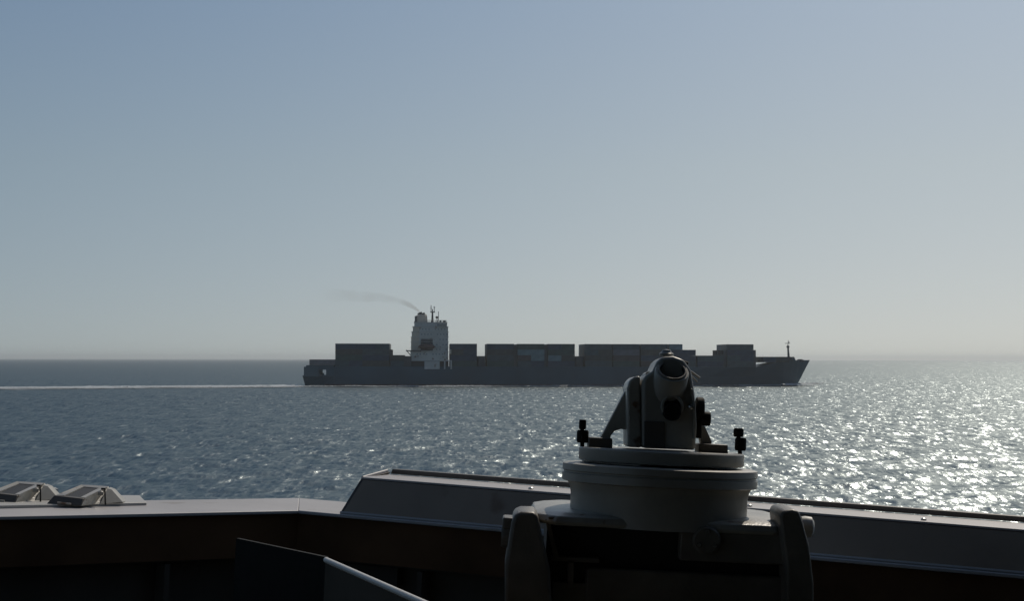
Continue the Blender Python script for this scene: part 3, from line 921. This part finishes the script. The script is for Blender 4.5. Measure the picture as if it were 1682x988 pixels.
mb = MB().tube(LB(B_ + dd * .002, -.304), LB(C_, -.304), .0042, n=12); mb.build('edge_bead', G['bead'], scr, smooth=True)

# bridge-wing deck, and an unseen roof and walls added to shade the foreground
deck = MB().box(-2.6, 2.9, -1.6, 5.0, FLOOR - .05, FLOOR).build('wing_deck', G['deck'])
deck.location = (0, 0, EYE); deck.rotation_euler = (0, OWN_ROLL, 0)
tag(deck, kind='structure')
wh = own_empty('shade_wheelhouse', (0, -1.5, FLOOR))
tag(wh, 'unseen shelter added to shade the viewpoint, open towards the wing', 'shade_wheelhouse')
def WB(name, x0, x1, y0, y1, z0, z1, m_): return MB().box(x0, x1, y0 + 1.5, y1 + 1.5, z0 - FLOOR, z1 - FLOOR).build(name, m_, wh)
WB('roof', -2.4, 2.4, -1.5, 2.2, 0.78, 0.86, G['deck'])
WB('back_wall', -2.4, 2.4, -1.56, -1.502, FLOOR + .002, 0.778, G['inner'])
WB('side_wall', -2.46, -2.402, -1.5, 2.2, FLOOR + .002, -0.45, G['inner'])
WB('side_post', -2.46, -2.402, 2.1, 2.2, -0.449, 0.778, G['inner'])
WB('side_post', -2.46, -2.402, -1.5, -1.4, -0.449, 0.778, G['inner'])
WB('side_wall', 2.402, 2.46, -1.5, 2.2, FLOOR + .002, 0.778, G['inner'])

# ------------------------------------------------------------------ bearing repeater (1 photo px = 1 mm at 2.6 m)
DI = 2.6
ORG = O(1084, 760, DI)
cr_, sr_ = math.cos(OWN_ROLL), math.sin(OWN_ROLL)
def q2(px, py, dy=0.0):
    """photo px -> instrument coordinates in metres, for a part dy in front of or behind its axis"""
    v = O(px, py, DI + dy) - ORG
    return (v.x, v.z)
TILT = R(1.9)                    # gimballed bowl dips slightly away from the viewer
rep = own_empty('bearing_repeater', (ORG.x, ORG.y, FLOOR))
tag(rep, 'grey compass repeater pedestal with yoke arms and round bowl at the bulwark', 'compass repeater')
ZB = ORG.z - FLOOR
bowl = empty('bowl', (0, 0, ZB), (-TILT, 0, 0), parent=rep)
def shade(o): return o
# flange with groove, neck with fillet
zt = q2(1084, 764.5)[1]
prof_b = [(0.02, zt - .001), (0.151, zt - .001), (0.1585, zt - .003), (0.159, zt - .013), (0.1565, zt - .0145), (0.1565, zt - .0165), (0.159, zt - .018), (0.159, zt - .030), (0.157, zt - .031),
          (0.150, zt - .032), (0.1465, zt - .038), (0.144, zt - .050), (0.1435, zt - .098), (0.12, zt - .099)]
MB().lathe(prof_b, n=96).build('bowl_casing', G['inst'], bowl, smooth=True)
# glass top
MB().lathe([(0.01, zt + .0005), (0.128, zt + .0005), (0.128, zt + .002), (0.01, zt + .002)], n=64).build('bowl_glass', G['lens'], bowl, smooth=True)
# hinge lug left on flange etc.
# housing below the bowl
ht = q2(1084, 848)[1]
def qz(py, px=1084, dy=-.115): return q2(px, py, dy)[1] + ZB
def px_(px, py=860, dy=-.115): return q2(px, py, dy)[0]
# collar plate, an octagonal top flange
rows = []
zc0, zc1 = ht + ZB - .006, ht + ZB + .006
def octo(hw, hd, c, z, cx=0): return [(cx - hw + c, -hd, z), (cx + hw - c, -hd, z), (cx + hw, -hd + c, z), (cx + hw, hd - c, z), (cx + hw - c, hd, z), (cx - hw + c, hd, z), (cx - hw, hd - c, z), (cx - hw, -hd + c, z)]
cxh = px_(1092)
MB().loft([octo(.204, .132, .035, zc0 - .004, cxh), octo(.207, .134, .035, zc0 + .001, cxh), octo(.203, .131, .035, zc1 - .002, cxh), octo(.185, .12, .03, zc1 + .002, cxh)]).build('collar', G['inst_worn'], rep, bevel=.0015)
# body below: side panels, front frame with openings
bz1 = zc0 - .0045; bz0 = 0.75
yf = -.125
def fbox(name, a, b, t, bo, y0, y1, mat, bev=.002):
    x0, x1 = px_(a, (t + bo) / 2), px_(b, (t + bo) / 2)
    return MB().box(x0, x1, y0, y1, qz(bo), qz(t)).build(name, mat, rep, bevel=bev)
MB().box(px_(900), px_(1290), -.095, .12, 0.62, bz1).build('pedestal_core', G['black'], rep)
fbox('front_panel', 1116, 1288, 864, 918, -.130, -.097, G['ped'])
fbox('front_header', 900, 1114, 856, 861, -.128, -.097, G['ped'])
mb = MB(); a0, a1 = q2(903, 870), q2(935, 925)
mb.hull8([(px_(895), -.12, qz(862)), (px_(902), -.12, qz(862)), (px_(921), -.12, qz(925)), (px_(912), -.12, qz(925))],
         [(px_(895), -.10, qz(862)), (px_(902), -.10, qz(862)), (px_(921), -.10, qz(925)), (px_(912), -.10, qz(925))])
mb.build('slanted_stay', G['ped'], rep, bevel=.001)
fbox('lower_panel', 905, 985, 923, 931, -.115, -.097, G['ped'])
fbox('lower_bracket', 932, 942, 931, 966, -.120, -.097, G['ped'])
fbox('lower_panel', 960, 1290, 940, 1060, -.110, -.097, G['ped'], .004)
fbox('cross_bar', 905, 975, 966, 1060, -.108, -.097, G['ped'])
# round clamp knob with slotted screw on the front panel
kx, kz = px_(1160, 888, -.13), qz(888, 1160, -.13)
MB().lathe([(0.004, -.1305), (0.020, -.1305), (0.022, -.133), (0.022, -.138), (0.019, -.141), (0.004, -.141)], (kx, 0, kz), axis='Y', n=36).build('round_cover', G['ped'], rep, smooth=True)
mb = MB()
for t in range(3):
    a = R(90 + 120 * t); mb.lathe([(0.001, -.1412), (.0032, -.1412), (.003, -.1435), (.001, -.1435)], (kx + .014 * math.cos(a), 0, kz + .014 * math.sin(a)), axis='Y', n=10)
mb.build('cover_screws', G['steel'], rep, smooth=True)
# yoke arms with rounded tops
def arm(pts, y0, y1, name='yoke_arm'):
    q = [(q2(a, b, y0)[0], q2(a, b, y0)[1] + ZB) for a, b in pts]
    return MB().prism(q, y0, y1).build(name, G['ped'], rep, bevel=.006, seg=3)
arm([(829, 1080), (829, 930), (840, 860), (845, 846), (856, 842), (876, 842.5), (884, 848), (890, 880), (904, 940), (910, 1080)], -.165, -.06)
arm([(1281, 848), (1286, 840), (1302, 838), (1313, 841), (1320, 862), (1330, 900), (1337, 960), (1337, 1080), (1294, 1080), (1292, 930), (1285, 880)], -.165, -.06)
# pivot knobs on the outer sides
mb = MB(); c = q2(838, 882, -.11); mb.lathe([(.003, -.014), (.016, -.014), (.018, -.010), (.018, .004), (.014, .007), (.003, .007)], (c[0], -.11, c[1] + ZB), axis='X', n=24,); mb.build('pivot_knob', G['ped'], rep, smooth=True)
mb = MB(); c = q2(836, 858, -.14); mb.box(c[0] - .010, c[0] + .010, -.14, -.09, c[1] + ZB - .012, c[1] + ZB + .006); mb.build('pivot_latch', G['ped'], rep, bevel=.003)
mb = MB(); c = q2(1322, 858, -.10); mb.lathe([(.003, -.006), (.016, -.006), (.017, .0), (.016, .010), (.010, .014), (.003, .014)], (c[0], -.10, c[1] + ZB - .008), axis='X', n=24); mb.build('pivot_knob', G['offwhite'], rep, smooth=True)  # sunlight on the right knob put into an off-white colour
# pedestal column and foot
mb = MB().lathe([(.11, 0.0), (.16, .001), (.16, .02), (.09, .03), (.085, .60), (.13, .62), (.13, .64), (.05, .641)], n=32); mb.build('column', G['ped'], rep, smooth=True)

# ------------------------------------------------------------------ bearing telescope resting on the bowl
azi = own_empty('bearing_telescope', ORG)
azi.rotation_euler = (Matrix.Rotation(OWN_ROLL, 3, 'Y') @ Matrix.Rotation(-TILT, 3, 'X')).to_euler()
tag(azi, 'grey bearing telescope on a flat ring, round eyepiece hood, on the repeater', 'telescope')
def Q(px, py): return q2(px, py)
def tz(py, px=1086): return q2(px, py)[1]
# ring
zr = tz(740, 1086)
MB().lathe([(.02, zr - .021), (.1335, zr - .021), (.1348, zr - .019), (.1348, zr - .002), (.133, zr), (.02, zr)], (q2(1086, 750)[0], 0, 0), n=96).build('azimuth_ring', G['inst'], azi, smooth=True)
def tp(name, pts, y0, y1, mat=G['inst'], bev=.003, seg=2):
    return MB().prism([q2(a, b, y0) for a, b in pts], y0, y1).build(name, mat, azi, bevel=bev, seg=seg)
def tb(name, x0, x1, t, bo, y0, y1, mat=G['inst'], bev=.002):
    return tp(name, [(x0, t), (x1, t + (x1 - x0) * .045), (x1, bo + (x1 - x0) * .045), (x0, bo)], y0, y1, mat, bev)
# feet on the ring
tb('foot_plate', 967, 1006, 720, 737, -.03, .03, G['rim'])
tb('foot_plate', 1148, 1196, 730.5, 748, -.03, .03, G['rim'])
# bracket strut with an arch
tp('strut', [(985, 723), (1028, 641), (1033, 637), (1040, 640), (1040, 708), (1020, 706), (1010, 709), (1004, 716), (1001, 726)], -.012, .014, G['inst'], .002)
tp('strut', [(1146, 700), (1158, 700), (1170, 727), (1168, 732), (1152, 731)], -.012, .014, G['inst'], .002)
# body slabs
tp('side_slab', [(1031, 737), (1030, 640), (1034, 627), (1042, 621), (1052, 619.5), (1054, 738)], -.05, .05, G['inst_worn'], .004, 3)
tp('body', [(1055, 739), (1054, 628), (1062, 618), (1072, 612), (1079, 597), (1088, 588), (1106, 587), (1124, 593), (1136, 611), (1142, 650), (1144, 690), (1143, 742)], -.055, .06, G['inst'], .006, 3)
tp('body_rib', [(1134.5, 640), (1139, 642), (1143, 668), (1144.5, 700), (1143, 725), (1139, 725), (1139, 668)], -.062, -.05, G['inst_worn'], .0015)
tb('skirt', 1058, 1092, 694, 736, -.0575, -.052, G['rim'], .001)
# small bosses; the off-white one has its sunlit look put into the colour
mb = MB(); c = q2(1066, 617, -.03); mb.lathe([(.002, -.03), (.006, -.03), (.006, .03), (.002, .03)], (c[0], 0, c[1] - .001), axis='Y', n=16); mb.build('sunlit_pin', G['offwhite'], azi, smooth=True)
mb = MB(); c = q2(1136, 671, -.066); mb.lathe([(.001, -.068), (.0045, -.066), (.0055, -.05), (.001, -.05)], (c[0], 0, c[1]), axis='Y', n=16); mb.build('side_screw', G['steel'], azi, smooth=True)
# upper hood: hollow tube facing the viewer, tipped up
hood = empty('eyepiece_hood', (q2(1104, 617, -.066)[0], -.062, q2(1104, 617, -.066)[1]), (R(-50), 0, R(4)), parent=azi)
def ring_tube(ro, ri, y0, y1, n=48):
    """hollow tube along local y (towards the viewer = -y)"""
    mb = MB()
    prof = [(ri, y1), (ro, y1), (ro, y0 + .002), (ro - .001, y0), (ri + .001, y0), (ri, y0 + .001)]
    rows = []
    for r_, h in prof + [prof[0]]:
        rows.append([(r_ * math.cos(2 * math.pi * k / n), h, r_ * math.sin(2 * math.pi * k / n)) for k in range(n)])
    mb.loft(rows, cap=False)
    bmesh.ops.remove_doubles(mb.bm, verts=mb.bm.verts, dist=1e-6)
    return mb
ring_tube(.0275, .0208, -.006, .055).build('hood_tube', G['inst'], hood, smooth=True)
ring_tube(.0235, .0200, -.009, -.0062).build('hood_lip', G['ped'], hood, smooth=True)
ring_tube(.0207, .0198, -.005, .031).build('hood_shade_sleeve', G['black'], hood, smooth=True)  # black lining added for the shade inside the hood
MB().lathe([(.001, .03), (.0206, .03), (.0206, .034), (.001, .034)], axis='Y', n=32).build('hood_lens', G['lens'], hood)
# lower eyepiece
eye_ = empty('lower_eyepiece', (q2(1104, 670, -.06)[0], -.056, q2(1104, 670, -.06)[1]), (0, 0, 0), parent=azi)
ring_tube(.0180, .0135, -.012, .004).build('eyepiece_ring', G['inst'], eye_, smooth=True)
MB().lathe([(.001, -.005), (.0133, -.005), (.0133, .002), (.001, .002)], axis='Y', n=32).build('eyepiece_lens', G['lens'], eye_)
mb = MB().lathe([(.005, -.018), (.0125, -.018), (.0145, -.012), (.0145, .0), (.005, .0)], (0, 0, -.009), axis='Y', n=32); mb.build('rubber_cup', G['rubber'], eye_, smooth=True)
# top knob, levers
mb = MB(); c = q2(1095, 588.5, -.03); mb.lathe([(.002, 0), (.0115, 0), (.012, .004), (.008, .007), (.007, .010), (.002, .011)], (c[0], -.030, c[1] + .002), n=24); mb.build('top_knob', G['inst_worn'], azi, smooth=True)
mb = MB(); a_ = q2(1088, 586); b_ = q2(1100, 579); mb.tube((a_[0], -.012, a_[1]), (b_[0], -.012, b_[1]), .0022, n=8); c = q2(1092, 580.5); mb.tube((c[0] - .003, -.010, c[1]), (c[0] + .004, -.010, c[1]), .0015, n=8); mb.build('top_latch', G['rubber'], azi, smooth=True)
mb = MB(); a_ = q2(1112, 592); b_ = q2(1128, 599); mb.tube((a_[0], -.02, a_[1]), (b_[0], -.02, b_[1]), .0032, n=8); mb.build('lever', G['rubber'], azi, smooth=True)
mb = MB(); a_ = q2(1134, 611); b_ = q2(1149, 622); mb.tube((a_[0], -.01, a_[1]), (b_[0], -.01, b_[1]), .0018, n=8); a_ = q2(1134, 616); b_ = q2(1146, 628); mb.tube((a_[0], .0, a_[1]), (b_[0], .0, b_[1]), .0013, n=8); mb.build('side_pin', G['inst'], azi, smooth=True)
# focus knobs right
def knob(name, x0, x1, t, bo, y):
    a0 = q2(x0, (t + bo) / 2, y); a1 = q2(x1, (t + bo) / 2, y); r_ = (bo - t) / 2 * .001
    h = (a1[0] - a0[0])
    mb = MB(); prof = [(.002, 0), (r_ * .92, 0), (r_, h * .12), (r_, h * .85), (r_ * .9, h), (.002, h)]
    mb.lathe(prof, (a0[0], y, a0[1]), axis='X', n=20)
    return mb.build(name, G['rubber'], azi, smooth=True)
knob('focus_knob', 1143, 1156, 654, 694, -.03)
knob('clamp_knob', 1150, 1167, 678, 701, -.036)
tb('knob_bracket', 1143, 1153, 690, 722, -.04, -.02, G['rubber'])
# black sighting posts at both ends of the ring
for nm, segs in (('left', ((956.5, 690, 706, 6.0), (956.5, 707, 728, 9.8))), ('right', ((1212.5, 704, 718.5, 8.5), (1215.5, 719.5, 741, 9.5)))):
    mb = MB()
    for (cx, t, bo, r_) in segs:
        a0 = q2(cx, bo); a1 = q2(cx, t); r_ *= .001
        h = a1[1] - a0[1]
        mb.lathe([(.001, 0), (r_ * .85, 0), (r_, .003), (r_, h - .003), (r_ * .85, h), (.001, h)], (a0[0], -.004, a0[1]), n=16)
    a0 = q2(segs[1][0], segs[1][2]); a1 = q2(segs[0][0], segs[0][1]); mb.tube((a0[0], -.004, a0[1] - .006), (a1[0], -.004, a1[1] - .006), .0035, n=8)
    mb.build('sight_post', G['rubber'], azi, smooth=True)

# ------------------------------------------------------------------ haze
hz = MB().box(-24000, 24000, -24000, 24000, -3.0, 52.0)
hm = bpy.data.materials.new('haze_air'); hm.use_nodes = True
nn_ = hm.node_tree.nodes; nn_.remove(nn_['Principled BSDF'])
hv = nn_.new('ShaderNodeVolumePrincipled')
hv.inputs['Color'].default_value = (0.93, 0.975, 0.98, 1)
hv.inputs['Density'].default_value = 8e-5
hv.inputs['Anisotropy'].default_value = 0.6
hm.node_tree.links.new(hv.outputs[0], nn_['Material Output'].inputs['Volume'])
haze = hz.build('haze', hm)
tag(haze, 'pale sea haze thinning the view of the far ship and horizon', 'haze', kind='stuff')
